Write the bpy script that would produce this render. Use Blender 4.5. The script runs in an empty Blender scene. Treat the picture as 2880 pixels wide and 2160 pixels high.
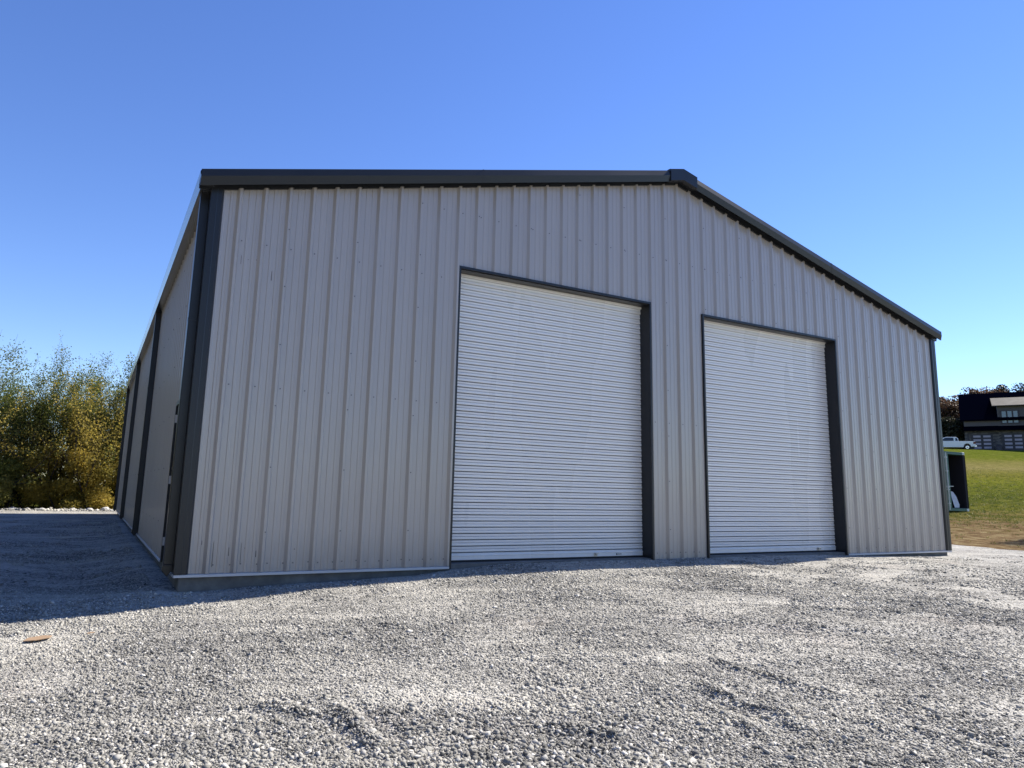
import bpy, math, random
import numpy as np
from mathutils import Vector, Matrix
random.seed(7); rng = np.random.default_rng(7)
S = bpy.context.scene
COL = S.collection

# ------------------------------------------------------------------ camera
YAW, PIT, ROL, FPX = .5103, .1749, .0235, 2016.2
CAM = Vector((-.9475, -9.0981, 1.0175))
_c, _s = math.cos(YAW), math.sin(YAW)
FWD = Vector((_s*math.cos(PIT), _c*math.cos(PIT), math.sin(PIT)))
RGT = Vector((_c, -_s, 0)); UP = RGT.cross(FWD)
R2 = RGT*math.cos(ROL) + UP*math.sin(ROL); U2 = -RGT*math.sin(ROL) + UP*math.cos(ROL)
cd = bpy.data.cameras.new("camera"); cam = bpy.data.objects.new("camera", cd); COL.objects.link(cam)
M = Matrix.Identity(4)
for i in range(3):
    M[i][0] = R2[i]; M[i][1] = U2[i]; M[i][2] = -FWD[i]; M[i][3] = CAM[i]
cam.matrix_world = M
cd.sensor_width = 36; cd.lens = FPX*36/2880
cd.shift_x = 26.15/2880; cd.shift_y = -49.58/2880
cd.clip_start = .05; cd.clip_end = 3000
S.camera = cam

# ------------------------------------------------------------------ sky, sun, exposure
SUN_AZ = math.atan2(1.0, .075)      # clockwise from +Y
SUN_EL = math.radians(45)
W = bpy.data.worlds.new("World"); S.world = W; W.use_nodes = True
nt = W.node_tree; bg = nt.nodes['Background']
sky = nt.nodes.new('ShaderNodeTexSky'); sky.sky_type = 'NISHITA'; sky.sun_disc = False
sky.sun_elevation = SUN_EL; sky.sun_rotation = SUN_AZ
sky.air_density = 1.0; sky.dust_density = .0; sky.ozone_density = 3.5; sky.altitude = 300
hs = nt.nodes.new('ShaderNodeHueSaturation'); hs.inputs['Saturation'].default_value = 1.17; hs.inputs['Hue'].default_value = .515; hs.inputs['Value'].default_value = 1.0
nt.links.new(sky.outputs[0], hs.inputs['Color']); nt.links.new(hs.outputs[0], bg.inputs[0])
bg.inputs[1].default_value = .112
sl = bpy.data.lights.new("sun", 'SUN'); sl.energy = 5.0; sl.angle = math.radians(.5); sl.color = (1, .94, .83)
so = bpy.data.objects.new("sun", sl); COL.objects.link(so)
sd = Vector((math.sin(SUN_AZ)*math.cos(SUN_EL), math.cos(SUN_AZ)*math.cos(SUN_EL), math.sin(SUN_EL)))
so.rotation_euler = sd.to_track_quat('Z', 'Y').to_euler(); so.location = (30, 0, 40)
S.view_settings.view_transform = 'Standard'; S.view_settings.look = 'None'
S.view_settings.gamma = 1; S.view_settings.exposure = 0.9

# ------------------------------------------------------------------ helpers
class MB:
    def __init__(s): s.v = []; s.f = []; s.m = []
    def quad(s, a, b, c, d, m=0):
        n = len(s.v); s.v += [tuple(a), tuple(b), tuple(c), tuple(d)]; s.f.append((n, n+1, n+2, n+3)); s.m.append(m)
    def poly(s, pts, m=0):
        n = len(s.v); s.v += [tuple(p) for p in pts]; s.f.append(tuple(range(n, n+len(pts)))); s.m.append(m)
    def box(s, x0, x1, y0, y1, z0, z1, m=0, T=None):
        P = [(x, y, z) for z in (z0, z1) for y in (y0, y1) for x in (x0, x1)]
        if T: P = [T(*p) for p in P]
        n = len(s.v); s.v += [tuple(p) for p in P]
        for q in ((0, 2, 3, 1), (4, 5, 7, 6), (0, 1, 5, 4), (2, 6, 7, 3), (0, 4, 6, 2), (1, 3, 7, 5)):
            s.f.append(tuple(n+i for i in q)); s.m.append(m)
    def sweep(s, prof, A, B, m=0, caps=True, closed=True):
        """profile points swept between frames A(p) and B(p)"""
        n = len(s.v); k = len(prof)
        s.v += [tuple(A(p)) for p in prof] + [tuple(B(p)) for p in prof]
        for i in range(k if closed else k-1):
            j = (i+1) % k; s.f.append((n+i, n+j, n+k+j, n+k+i)); s.m.append(m)
        if caps and closed:
            s.f.append(tuple(n+i for i in reversed(range(k)))); s.m.append(m)
            s.f.append(tuple(n+k+i for i in range(k))); s.m.append(m)
    def tube(s, a, b, r0, r1, n=8, m=0, caps=True):
        a = Vector(a); b = Vector(b); d = (b-a).normalized()
        u = d.orthogonal().normalized(); w = d.cross(u); o = len(s.v)
        for c, r in ((a, r0), (b, r1)):
            for i in range(n):
                t = 2*math.pi*i/n; s.v.append(tuple(c + (u*math.cos(t)+w*math.sin(t))*r))
        for i in range(n):
            j = (i+1) % n; s.f.append((o+i, o+j, o+n+j, o+n+i)); s.m.append(m)
        if caps:
            s.f.append(tuple(o+i for i in reversed(range(n)))); s.m.append(m)
            s.f.append(tuple(o+n+i for i in range(n))); s.m.append(m)
    def build(s, name, mats, parent=None, smooth=False, bevel=0):
        me = bpy.data.meshes.new(name); me.from_pydata(s.v, [], s.f)
        if not isinstance(mats, (list, tuple)): mats = [mats]
        for m in mats: me.materials.append(m)
        me.polygons.foreach_set('material_index', s.m)
        if smooth: me.polygons.foreach_set('use_smooth', [True]*len(s.f))
        me.update()
        o = bpy.data.objects.new(name, me); COL.objects.link(o)
        if parent: o.parent = parent
        if bevel:
            b = o.modifiers.new('bevel', 'BEVEL'); b.width = bevel; b.segments = 2; b.limit_method = 'ANGLE'
        return o

def tag(o, label=None, cat=None, group=None, kind=None):
    if label: o['label'] = label
    if cat: o['category'] = cat
    if group: o['group'] = group
    if kind: o['kind'] = kind
    return o
def thing(name, loc=(0, 0, 0), rz=0, **k):
    o = bpy.data.objects.new(name, None); COL.objects.link(o); o.location = loc; o.rotation_euler = (0, 0, rz)
    return tag(o, **k)
def place(o, parent):        # child built in world coordinates
    o.parent = parent
    o.matrix_parent_inverse = Matrix.LocRotScale(parent.location, parent.rotation_euler, None).inverted()
    return o
def dup(root, loc, rz, label, scale=None):
    r = root.copy(); COL.objects.link(r); r.location = loc; r.rotation_euler = (0, 0, rz); r['label'] = label
    if scale: r.scale = scale
    for ch in list(root.children):
        c = ch.copy(); COL.objects.link(c); c.parent = r
        for g in list(ch.children):
            d = g.copy(); COL.objects.link(d); d.parent = c
    return r

# ------------------------------------------------------------------ materials
class N:
    def __init__(s, name):
        s.mat = bpy.data.materials.new(name); s.mat.use_nodes = True
        s.t = s.mat.node_tree; s.b = s.t.nodes['Principled BSDF']; s.out = s.t.nodes['Material Output']
    def n(s, typ, **k):
        o = s.t.nodes.new(typ)
        for a, v in k.items():
            if a in o.inputs.keys(): o.inputs[a].default_value = v
            else: setattr(o, a, v)
        return o
    def l(s, a, b): s.t.links.new(a, b)
    def pos(s, scale=(1, 1, 1)):
        g = s.n('ShaderNodeNewGeometry'); m = s.n('ShaderNodeVectorMath', operation='MULTIPLY')
        s.l(g.outputs['Position'], m.inputs[0]); m.inputs[1].default_value = scale
        return m.outputs[0]
    def noise(s, vec, scale, detail=3, rough=.55):
        o = s.n('ShaderNodeTexNoise'); o.inputs['Scale'].default_value = scale; o.inputs['Detail'].default_value = detail
        o.inputs['Roughness'].default_value = rough
        if vec is not None: s.l(vec, o.inputs['Vector'])
        return o.outputs['Fac']
    def ramp(s, fac, stops):
        o = s.n('ShaderNodeValToRGB'); cr = o.color_ramp
        while len(cr.elements) < len(stops): cr.elements.new(.5)
        for e, (p, c) in zip(cr.elements, stops): e.position = p; e.color = (*c, 1) if len(c) == 3 else c
        s.l(fac, o.inputs[0]); return o.outputs[0]
    def mix(s, fac, a, b, mode='MIX'):
        o = s.n('ShaderNodeMix', data_type='RGBA', blend_type=mode)
        for k, v in ((0, fac), (6, a), (7, b)):
            if isinstance(v, (int, float)): o.inputs[k].default_value = v
            elif isinstance(v, tuple): o.inputs[k].default_value = (*v, 1)
            else: s.l(v, o.inputs[k])
        return o.outputs[2]
    def math(s, op, a, b=0., c=0.):
        o = s.n('ShaderNodeMath', operation=op)
        for k, v in enumerate((a, b, c)):
            if isinstance(v, (int, float)): o.inputs[k].default_value = v
            else: s.l(v, o.inputs[k])
        return o.outputs[0]
    def bump(s, h, strength=.3, dist=.02, nrm=None):
        o = s.n('ShaderNodeBump'); o.inputs['Strength'].default_value = strength; o.inputs['Distance'].default_value = dist
        s.l(h, o.inputs['Height'])
        if nrm is not None: s.l(nrm, o.inputs['Normal'])
        return o.outputs[0]
    def set(s, color=None, rough=None, metal=None, normal=None, spec=None):
        for k, v in (('Base Color', color), ('Roughness', rough), ('Metallic', metal), ('Normal', normal), ('Specular IOR Level', spec)):
            if v is None: continue
            if isinstance(v, tuple): s.b.inputs[k].default_value = (*v, 1)
            elif isinstance(v, (int, float)): s.b.inputs[k].default_value = v
            else: s.l(v, s.b.inputs[k])
        return s.mat

def painted(name, col, rough=.35, var=.06, spec=.5, stretch=(1, 1, .15), dirt=0, coat=0.):
    m = N(name); p = m.pos(stretch)
    n1 = m.noise(p, 1.3, 2); n2 = m.noise(m.pos(), 60, 2)
    a = tuple(c*(1-var) for c in col); b = tuple(min(1, c*(1+var)) for c in col)
    c = m.ramp(n1, [(.3, a), (.7, b)])
    if dirt:
        sep = m.n('ShaderNodeSeparateXYZ'); m.l(m.pos(), sep.inputs[0])
        h = m.math('SUBTRACT', .55, sep.outputs[2]); h = m.math('MULTIPLY', h, m.noise(m.pos((1, 1, .5)), 6, 5))
        h = m.math('MULTIPLY', h, dirt)
        h = m.math('MAXIMUM', h, 0.); h = m.math('MINIMUM', h, .6)
        c = m.mix(h, c, (.16, .14, .12))
    r = m.ramp(n1, [(.3, (rough*.94,)*3), (.7, (rough*1.07,)*3)])
    nn = m.bump(n2, .04, .01)
    m.l(r, m.b.inputs['Roughness']); m.b.inputs['Coat Weight'].default_value = coat; m.b.inputs['Coat Roughness'].default_value = .16
    return m.set(c, None, 0., nn, spec)
def plain(name, col, rough=.6, metal=0., spec=.5):
    m = N(name); n = m.noise(m.pos(), 9, 3)
    c = m.ramp(n, [(.3, tuple(x*.88 for x in col)), (.7, tuple(min(1, x*1.1) for x in col))])
    return m.set(c, rough, metal, None, spec)

M_WALL = painted('stone_grey_panel', (.40, .37, .34), .30, .03, .7, dirt=1.0, coat=.5)
M_TRIM = painted('charcoal_trim', (.017, .019, .023), .32, .08, .4)
M_GUTTER = painted('charcoal_gutter', (.05, .055, .06), .22, .12, 1.0, coat=.8)
M_WHITE = painted('white_door_steel', (.80, .80, .79), .28, .012, .6, dirt=.5, coat=.4)
M_SEAM = plain('seam_shadow_grey', (.46, .455, .45), .8)  # grey for the slat groove backs, paints in their shadow lines
M_BASE = painted('light_base_trim', (.58, .56, .54), .4, .04)
M_SCREW = plain('screw_head', (.13, .13, .14), .5, .2)
M_SCUFF = plain('scuff_mark', (.09, .085, .08), .8)
M_BLACK = plain('black_rubber', (.012, .012, .014), .8)
M_STEEL = plain('galvanised_steel', (.5, .5, .5), .35, .8)
M_INT = plain('dark_interior', (.03, .03, .03), .9)
M_ROOF = painted('galvalume_roof', (.10, .105, .115), .3, .05, .6)

m = N('concrete'); p = m.pos()
c = m.ramp(m.noise(p, 4, 6, .65), [(.25, (.085, .085, .08)), (.55, (.15, .148, .14)), (.8, (.23, .225, .21))])
M_CONC = m.set(c, .9, 0., m.bump(m.noise(p, 40, 5), .4, .01))

def H_np(x, y):
    """terrain height, numpy"""
    x = np.asarray(x, float); y = np.asarray(y, float)
    fx = np.array([-30, -8, -3, -1.6, 0, .8, 2, 2.9, 3.4, 4.2, 5.5, 7, 9, 11, 12.5, 14, 15.5, 18, 21, 60])
    fz = np.array([-.36, -.34, -.31, -.27, -.21, -.16, -.135, -.10, -.04, .005, .015, .01, .01, .005, -.05, -.09, -.12, -.14, -.13, -.13])
    z0 = np.interp(x, fx, fz)
    zb = np.interp(x, [-30, -8, -3, -1.56, -1, -.4, .5, 1.5, 2.05, 2.96, 3.96, 4.7, 5.5, 6.4, 7.9, 9.06, 9.7, 10.1, 11.5, 13, 15.5, 18, 60],
                   [-.40, -.38, -.35, -.325, -.305, -.265, -.20, -.125, -.105, -.065, -.055, -.045, -.03, -.05, -.04, -.09, -.07, -.045, -.04, -.07, -.125, -.15, -.15])
    t0 = np.clip(-y/.63, 0, 1); fr = np.clip((-y-.63)/8.9, 0, 1)
    z = z0+(zb-z0)*t0 - (.47+zb)*fr**1.15
    z = np.where(y > 0, z0 + (-.14-z0)*np.clip(y/16, 0, 1), z)
    # small trough along the left wall
    z = z - .07*np.exp(-((x+1.1)/.5)**2)*np.clip((y-.3)/1.2, 0, 1)*np.clip((14-y)/6, 0, 1)
    z = z + .05*np.exp(-((x+.15)/.3)**2)*np.clip((y+.2)/.6, 0, 1)*np.clip((20-y)/3, 0, 1)
    d = (x-CAM.x)*.488 + (y-CAM.y)*.873
    s = np.clip(d-21, 0, 82); s2 = np.clip(d-103, 0, 16)
    w = np.clip((x-14)/15, 0, 1); w = w*w*(3-2*w)
    z = z + w*(.0649*s + .000525*s*s + .076*s2)
    return z
def H(x, y): return float(H_np(x, y))

def vnoise(x, y, f, seed=0):
    x = x*f+seed*17.3; y = y*f+seed*9.1
    xi = np.floor(x).astype(int); yi = np.floor(y).astype(int); u = x-xi; v = y-yi
    def h(a, b):
        n = (a*374761393 + b*668265263 + seed*144665) & 0x7fffffff
        n = (n ^ (n >> 13))*1274126177 & 0x7fffffff
        return ((n ^ (n >> 16)) & 0xffff)/65535.
    u = u*u*(3-2*u); v = v*v*(3-2*v)
    return (h(xi, yi)*(1-u)+h(xi+1, yi)*u)*(1-v)+(h(xi, yi+1)*(1-u)+h(xi+1, yi+1)*u)*v
def seg_dist(x, y, a, b):
    ax, ay = a; bx, by = b; L2 = (bx-ax)**2+(by-ay)**2
    t = np.clip(((x-ax)*(bx-ax)+(y-ay)*(by-ay))/L2, 0, 1)
    return np.hypot(x-(ax+t*(bx-ax)), y-(ay+t*(by-ay)))
RUTS = []   # (a, b, ridge height, width)
def pix_ground(px, py, z):
    d = FWD + R2*((px-1440+26.15)/FPX) - U2*((py-1080+49.58)/FPX)
    t = (z-CAM.z)/d.z; q = CAM + d*t; return (q.x, q.y)
for (a, b, h) in (((2040, 1944), (2300, 2026), .030), ((2005, 2018), (2235, 2110), .034), ((1990, 2068), (2120, 2130), .022),
                  ((755, 2052), (890, 2078), .032), ((930, 2062), (1045, 2155), .042), ((1560, 2120), (1720, 2140), .03),
                  ((2450, 2110), (2540, 2140), .026), ((2560, 2120), (2800, 2180), .02), ((20, 1822), (60, 1826), .02)):
    RUTS.append((pix_ground(*a, -.42), pix_ground(*b, -.42), h))
def gravel_z(x, y):
    z = H_np(x, y) + .02
    # direction of vehicle tracks
    a = math.radians(-28); t = x*math.cos(a)+y*math.sin(a); q = -x*math.sin(a)+y*math.cos(a)
    near = np.clip((-y-.5)/1.5, 0.22, 1)*np.clip((24-x)/4, 0, 1)
    z = z + near*(.028*(vnoise(x, y, 1.1, 1)-.5) + .022*(vnoise(x, y, 3.3, 2)-.5) + .012*(vnoise(x, y, 8., 3)-.5))
    z = z + near*np.clip((x-1)/4, 0, 1)*(.062*(vnoise(t*.22, q*2.9, 1, 5)-.5) + .030*(vnoise(t*.8, q*7, 1, 6)-.5))
    for a_, b_, h in RUTS:
        d = seg_dist(x, y, a_, b_)
        L2 = (b_[0]-a_[0])**2+(b_[1]-a_[1])**2; tt = ((x-a_[0])*(b_[0]-a_[0])+(y-a_[1])*(b_[1]-a_[1]))/L2
        fade = np.clip(np.minimum(tt+.45, 1.45-tt)/.5, 0, 1); wob_ = .05*(vnoise(x, y, 2.2, 9)-.5)
        dl = np.abs(((x-a_[0])*(b_[1]-a_[1])-(y-a_[1])*(b_[0]-a_[0]))/math.sqrt(L2)+wob_)
        z = z + .85*fade*(h*np.exp(-(dl/.055)**2)*(.4+.9*vnoise(x, y, 7, 4)) - h*.5*np.exp(-((dl-.12)/.06)**2))
    # wedge of gravel heaped against the sill
    z = z + .008*np.exp(-(y/.3)**2)*vnoise(x, y, 3, 8)
    return z
def lot_edge(x, y):
    """>0 inside the gravel lot, metres (approx) from its border"""
    wob = .7*(vnoise(x, y, .35, 21)-.5)+.35*(vnoise(x, y, 1.4, 22)-.5)
    e = 20.9 + .09*(y-2) - x
    return np.minimum.reduce([e+wob, 27.5-y+wob+.0*x, x+40, y+26])
def mesh_grid(name, xs, ys, zf, mat, smooth=True):
    X, Y = np.meshgrid(xs, ys); Z = zf(X, Y)
    nx, ny = len(xs), len(ys)
    v = np.stack([X.ravel(), Y.ravel(), Z.ravel()], 1).astype(np.float32)
    i = np.arange(nx-1)[None, :]+np.arange(ny-1)[:, None]*nx
    f = np.stack([i, i+1, i+1+nx, i+nx], -1).reshape(-1, 4)
    return np_mesh(name, v, f, mat, smooth)
def np_mesh(name, v, f, mat, smooth=False, attr=None, parent=None, link=True):
    me = bpy.data.meshes.new(name); k = f.shape[1]
    me.vertices.add(len(v)); me.vertices.foreach_set('co', v.astype(np.float32).ravel())
    me.loops.add(f.size); me.loops.foreach_set('vertex_index', f.astype(np.int32).ravel())
    me.polygons.add(len(f)); me.polygons.foreach_set('loop_start', np.arange(0, f.size, k, dtype=np.int32))
    if smooth: me.polygons.foreach_set('use_smooth', np.ones(len(f), bool))
    me.materials.append(mat)
    if attr is not None:
        a = me.attributes.new('shade', 'FLOAT', 'FACE'); a.data.foreach_set('value', attr.astype(np.float32))
    me.update(calc_edges=True)
    o = bpy.data.objects.new(name, me)
    if link: COL.objects.link(o)
    if parent: o.parent = parent
    return o

# gravel
def gravel_nodes(name, stones=False):
    m = N(name); p = m.pos()
    big = m.noise(p, .55, 4, .6)
    fine = m.noise(p, 9, 5, .7)
    dust = m.ramp(m.math('ADD', m.math('MULTIPLY', big, .65), m.math('MULTIPLY', fine, .45)), [(.47, (0, 0, 0)), (.66, (1, 1, 1))])
    rt = m.n('ShaderNodeVectorRotate', rotation_type='Z_AXIS'); rt.inputs['Angle'].default_value = math.radians(28); m.l(p, rt.inputs['Vector'])
    sc = m.n('ShaderNodeVectorMath', operation='MULTIPLY'); m.l(rt.outputs[0], sc.inputs[0]); sc.inputs[1].default_value = (.45, 3.2, 1)
    trk = m.ramp(m.noise(sc.outputs[0], 1.0, 4, .6), [(.5, (0, 0, 0)), (.66, (1, 1, 1))])
    dust = m.math('MINIMUM', m.math('ADD', m.math('MULTIPLY', dust, .8), m.math('MULTIPLY', trk, .55)), 1.)
    pink = m.ramp(m.noise(p, .8, 3), [(.56, (0, 0, 0)), (.72, (.6, .6, .6))])
    if stones:
        at = m.n('ShaderNodeAttribute'); at.attribute_name = 'shade'
        c = m.ramp(at.outputs['Fac'], [(0, (.06, .058, .054)), (.3, (.15, .145, .132)), (.7, (.31, .297, .27)), (1, (.62, .59, .54))])
        c = m.mix(m.math('MULTIPLY', dust, .62), c, (.56, .53, .46))
        n = m.bump(m.noise(p, 120, 3), .3, .004)
        return m.set(c, .9, 0., n, .25)
    v1 = m.n('ShaderNodeTexVoronoi'); v1.inputs['Scale'].default_value = 42; m.l(p, v1.inputs['Vector'])
    v2 = m.n('ShaderNodeTexVoronoi'); v2.inputs['Scale'].default_value = 85; m.l(p, v2.inputs['Vector'])
    sp = m.n('ShaderNodeSeparateColor'); m.l(v1.outputs['Color'], sp.inputs[0])
    sp2 = m.n('ShaderNodeSeparateColor'); m.l(v2.outputs['Color'], sp2.inputs[0])
    mixv = m.math('ADD', m.math('MULTIPLY', sp.outputs[0], .55), m.math('MULTIPLY', sp2.outputs[0], .45))
    c = m.ramp(mixv, [(.15, (.035, .034, .032)), (.35, (.13, .125, .113)), (.55, (.27, .258, .235)), (.85, (.54, .515, .465))])
    c = m.mix(m.math('MULTIPLY', dust, .7), c, (.60, .57, .505))
    c = m.mix(m.math('MULTIPLY', pink, .30), c, (.38, .30, .26))
    h = m.math('ADD', m.math('MULTIPLY', v1.outputs['Distance'], -1.), m.math('MULTIPLY', v2.outputs['Distance'], -.5))
    h = m.math('ADD', h, m.math('MULTIPLY', sp.outputs[1], .8))
    n = m.bump(h, .8, .02)
    return m.set(c, .92, 0., n, .2)
M_GRAVEL = gravel_nodes('crushed_gravel'); M_STONE = gravel_nodes('loose_stone', True)

# lawn / dirt
m = N('lawn_and_dirt'); p = m.pos()
sep = m.n('ShaderNodeSeparateXYZ'); m.l(p, sep.inputs[0])
d = m.math('ADD', m.math('MULTIPLY', sep.outputs[0], .488), m.math('MULTIPLY', sep.outputs[1], .873))
d = m.math('SUBTRACT', d, 21+CAM.x*.488+CAM.y*.873)
q = m.math('SUBTRACT', m.math('MULTIPLY', sep.outputs[0], .873), m.math('MULTIPLY', sep.outputs[1], .488))
cmb = m.n('ShaderNodeCombineXYZ'); m.l(m.math('MULTIPLY', d, 1.), cmb.inputs[0]); m.l(m.math('MULTIPLY', q, .3), cmb.inputs[1])
wn = m.noise(cmb.outputs[0], .35, 5, .65)
dd = m.math('ADD', d, m.math('MULTIPLY', m.math('SUBTRACT', wn, .5), 16))
dd = m.math('DIVIDE', dd, 85.)
base = m.ramp(dd, [(0.0, (.15, .095, .05)), (.07, (.14, .095, .045)), (.11, (.15, .12, .05)), (.16, (.13, .125, .024)), (.21, (.075, .092, .014)), (.30, (.10, .118, .015)),
                   (.40, (.14, .155, .015)), (.50, (.16, .15, .025)), (.60, (.25, .205, .09)), (.70, (.20, .175, .06)), (.78, (.12, .14, .02)), (.86, (.095, .128, .014)), (1, (.10, .135, .016))])
pn = m.noise(cmb.outputs[0], 2.2, 5, .7)
gr = m.ramp(pn, [(.36, (.24, .20, .08)), (.5, (.12, .125, .02)), (.66, (.04, .058, .008))])
c = m.mix(.40, base, gr)
fn = m.noise(p, 2.3, 6, .75)
c = m.mix(.8, c, m.ramp(fn, [(.3, (.38, .38, .38)), (.55, (.85, .85, .85)), (.75, (1.5, 1.4, 1.2))]), 'MULTIPLY')
dirt = m.ramp(m.math('ADD', dd, m.math('MULTIPLY', m.math('SUBTRACT', pn, .5), .22)), [(.05, (1, 1, 1)), (.11, (0, 0, 0))])
dcol = m.ramp(m.noise(p, 2.5, 6, .7), [(.3, (.07, .045, .025)), (.5, (.16, .11, .06)), (.62, (.24, .19, .10)), (.78, (.32, .26, .16))])
c = m.mix(dirt, c, dcol)
M_LAWN = m.set(c, 1., 0., m.bump(m.noise(p, 14, 5, .7), .9, .06), 0.)

def geo(a, b, s0, g):
    out = [a]; s = s0; sgn = 1 if b > a else -1
    while (b-out[-1])*sgn > s: out.append(out[-1]+sgn*s); s *= g
    out.append(b); return out[1:]
def axis(lo, f0, f1, hi, step, g=1.12):
    mid = list(np.arange(f0, f1, step))
    return np.array(sorted(geo(f0, lo, step*1.2, g)) + mid + geo(mid[-1], hi, step*1.2, g))
# ground sheet reaches the horizon; under the lot it drops a little below the gravel
gx = axis(-900, 14, 126, 1200, .5, 1.12); gy = axis(-900, -6, 64, 1500, .5, 1.12)
def ground_z(x, y):
    e = lot_edge(x, y)
    return H_np(x, y) - .16*np.clip(e/1.0, 0, 1) + .05*(vnoise(x, y, .8, 31)-.5)*np.clip(1-np.maximum(e, 0)/2, 0, 1)
tag(mesh_grid('ground', gx, gy, ground_z, M_LAWN), kind='structure')
lx = axis(-40, -5, 16.5, 24, .055, 1.06); ly = axis(-26, -7.2, .6, 30, .055, 1.06)
def lot_z(x, y):
    e = lot_edge(x, y)
    return gravel_z(x, y) - .16*np.clip(1-e/.8, 0, 1.5)
tag(mesh_grid('gravel_lot', lx, ly, lot_z, M_GRAVEL), kind='structure')

# loose crushed stones lying on the lot
def stones(name, xs, ys, size, label=None, flat=.6):
    n = len(xs)
    cube = np.array([(x, y, z) for z in (-1, 1) for y in (-1, 1) for x in (-1, 1)], float)*.5
    fc = np.array([(0, 2, 3, 1), (4, 5, 7, 6), (0, 1, 5, 4), (2, 6, 7, 3), (0, 4, 6, 2), (1, 3, 7, 5)])
    v = cube[None]+rng.uniform(-.33, .33, (n, 8, 3))
    v[:, 4:, :2] *= rng.uniform(.35, .9, (n, 1, 1))
    v = v*size[:, None, None]*np.stack([rng.uniform(.8, 1.5, n), rng.uniform(.6, 1.0, n), rng.uniform(.35, .8, n)], 1)[:, None, :]
    tilt = rng.normal(0, .35, (n, 2)); az = rng.uniform(0, 6.283, n)
    cx, sx = np.cos(tilt[:, 0]), np.sin(tilt[:, 0])
    y1 = v[..., 1]*cx[:, None]-v[..., 2]*sx[:, None]; z1 = v[..., 1]*sx[:, None]+v[..., 2]*cx[:, None]; v[..., 1] = y1; v[..., 2] = z1
    cy, sy = np.cos(tilt[:, 1]), np.sin(tilt[:, 1])
    x1 = v[..., 0]*cy[:, None]+v[..., 2]*sy[:, None]; z1 = -v[..., 0]*sy[:, None]+v[..., 2]*cy[:, None]; v[..., 0] = x1; v[..., 2] = z1
    ca, sa = np.cos(az), np.sin(az)
    x1 = v[..., 0]*ca[:, None]-v[..., 1]*sa[:, None]; y1 = v[..., 0]*sa[:, None]+v[..., 1]*ca[:, None]; v[..., 0] = x1; v[..., 1] = y1
    z = gravel_z(xs, ys)+size*rng.uniform(.0, .28, n)
    v += np.stack([xs, ys, z], 1)[:, None, :]
    f = (fc[None]+8*np.arange(n)[:, None, None]).reshape(-1, 4)
    sh = np.repeat(np.clip(rng.normal(.5, .25, n), 0, 1), 6)
    return np_mesh(name, v.reshape(-1, 3), f, M_STONE, attr=sh)
def sample(n, dmin, dmax, keep):
    out = []
    half = .86
    tot = 0
    while tot < n:
        k = n*2
        d = rng.uniform(dmin**.6, dmax**.6, k)**(1/.6); a = YAW+rng.uniform(-half*1.25, half, k)
        x = CAM.x+d*np.sin(a); y = CAM.y+d*np.cos(a)
        ok = (y < -.06) & (x < 20.3) & keep(x, y)
        ok |= ((x < -.2) & (y > -.5) & (y < 27) & keep(x, y) & (x < 20.3))
        ok &= ~((x > -.1) & (y > -.06))
        out.append(np.stack([x[ok], y[ok]], 1)); tot += ok.sum()
    o = np.concatenate(out)[:n]; return o[:, 0], o[:, 1]
def patchy(x, y):
    f = .55*vnoise(x, y, .7, 11)+.45*vnoise(x, y, 2.6, 12)
    w = np.clip((f-.44)/.16, .04, 1)
    for a_, b_, h in RUTS: w = np.maximum(w, np.exp(-(seg_dist(x, y, a_, b_)/.13)**2))
    w = np.maximum(w, np.clip((-4.6-y-(x-1)*.25)/1.0, 0, .85)*(x < 3))
    return rng.uniform(0, 1, len(x)) < w
xs, ys = sample(155000, 2.6, 14, patchy)
sz = np.clip(rng.lognormal(math.log(.0112), .40, len(xs))*(1+.35*np.clip((-4.2-ys)/1.5, 0, 1)*(xs < 2)), .007, .034)
a = stones('gravel', xs, ys, sz)
tag(a, 'loose grey crushed stones strewn in the foreground of the lot', 'gravel', kind='stuff')
xs, ys = sample(240000, 2.6, 11, lambda x, y: rng.uniform(0, 1, len(x)) < .35+.65*vnoise(x, y, 1.5, 15))
sz = np.clip(rng.lognormal(math.log(.0095), .3, len(xs)), .006, .02)
tag(stones('gravel', xs, ys, sz), 'fine stone chips mixed through the near part of the lot', 'gravel', kind='stuff')
xs, ys = sample(75000, 8, 26, patchy)
sz = np.clip(rng.lognormal(math.log(.014), .38, len(xs)), .009, .035)
b = stones('gravel', xs, ys, sz)
tag(b, 'loose grey crushed stones scattered towards the building', 'gravel', kind='stuff')

# ------------------------------------------------------------------ the metal building
FT = .3048; BW = 50*FT; BL = 75*FT; SL = .25
BLD = thing('metal_building', (0, 0, 0), label='large grey ribbed metal building with charcoal trim and two white roll-up doors', cat='building')
D1 = (3.362, 6.976, 4.262); D2 = (8.158, 11.816, 4.232)
def zrib(x): return 4.655 + SL*min(x, BW-x)
def rib_profile(t0, t1, off=.0086, pitch=FT):
    """list of (t, height) along a ribbed panel"""
    pts = [(t0, 0.)]
    k = math.floor(t0/pitch)-1
    while k*pitch < t1+1:
        X = k*pitch+off
        for dx, h in ((-.062, 0), (-.028, .040), (0, .040), (.020, 0)):
            pts.append((X+dx, h))
        for c in (.105, .19):
            for dx, h in ((-.022, 0), (-.013, .006), (.013, .006), (.022, 0)):
                pts.append((X+c+dx, h))
        k += 1
    pts = [q for q in pts if t0 < q[0] < t1]
    def hh(t):
        u = (t-off) % pitch
        if u <= .022: return .040*(1-min(u,.020)/.020)
        if u >= pitch-.028: return .040
        if u >= pitch-.062: return .040*(u-(pitch-.062))/.034
        return 0.
    return [(t0, hh(t0))]+pts+[(t1, hh(t1))], hh
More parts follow.
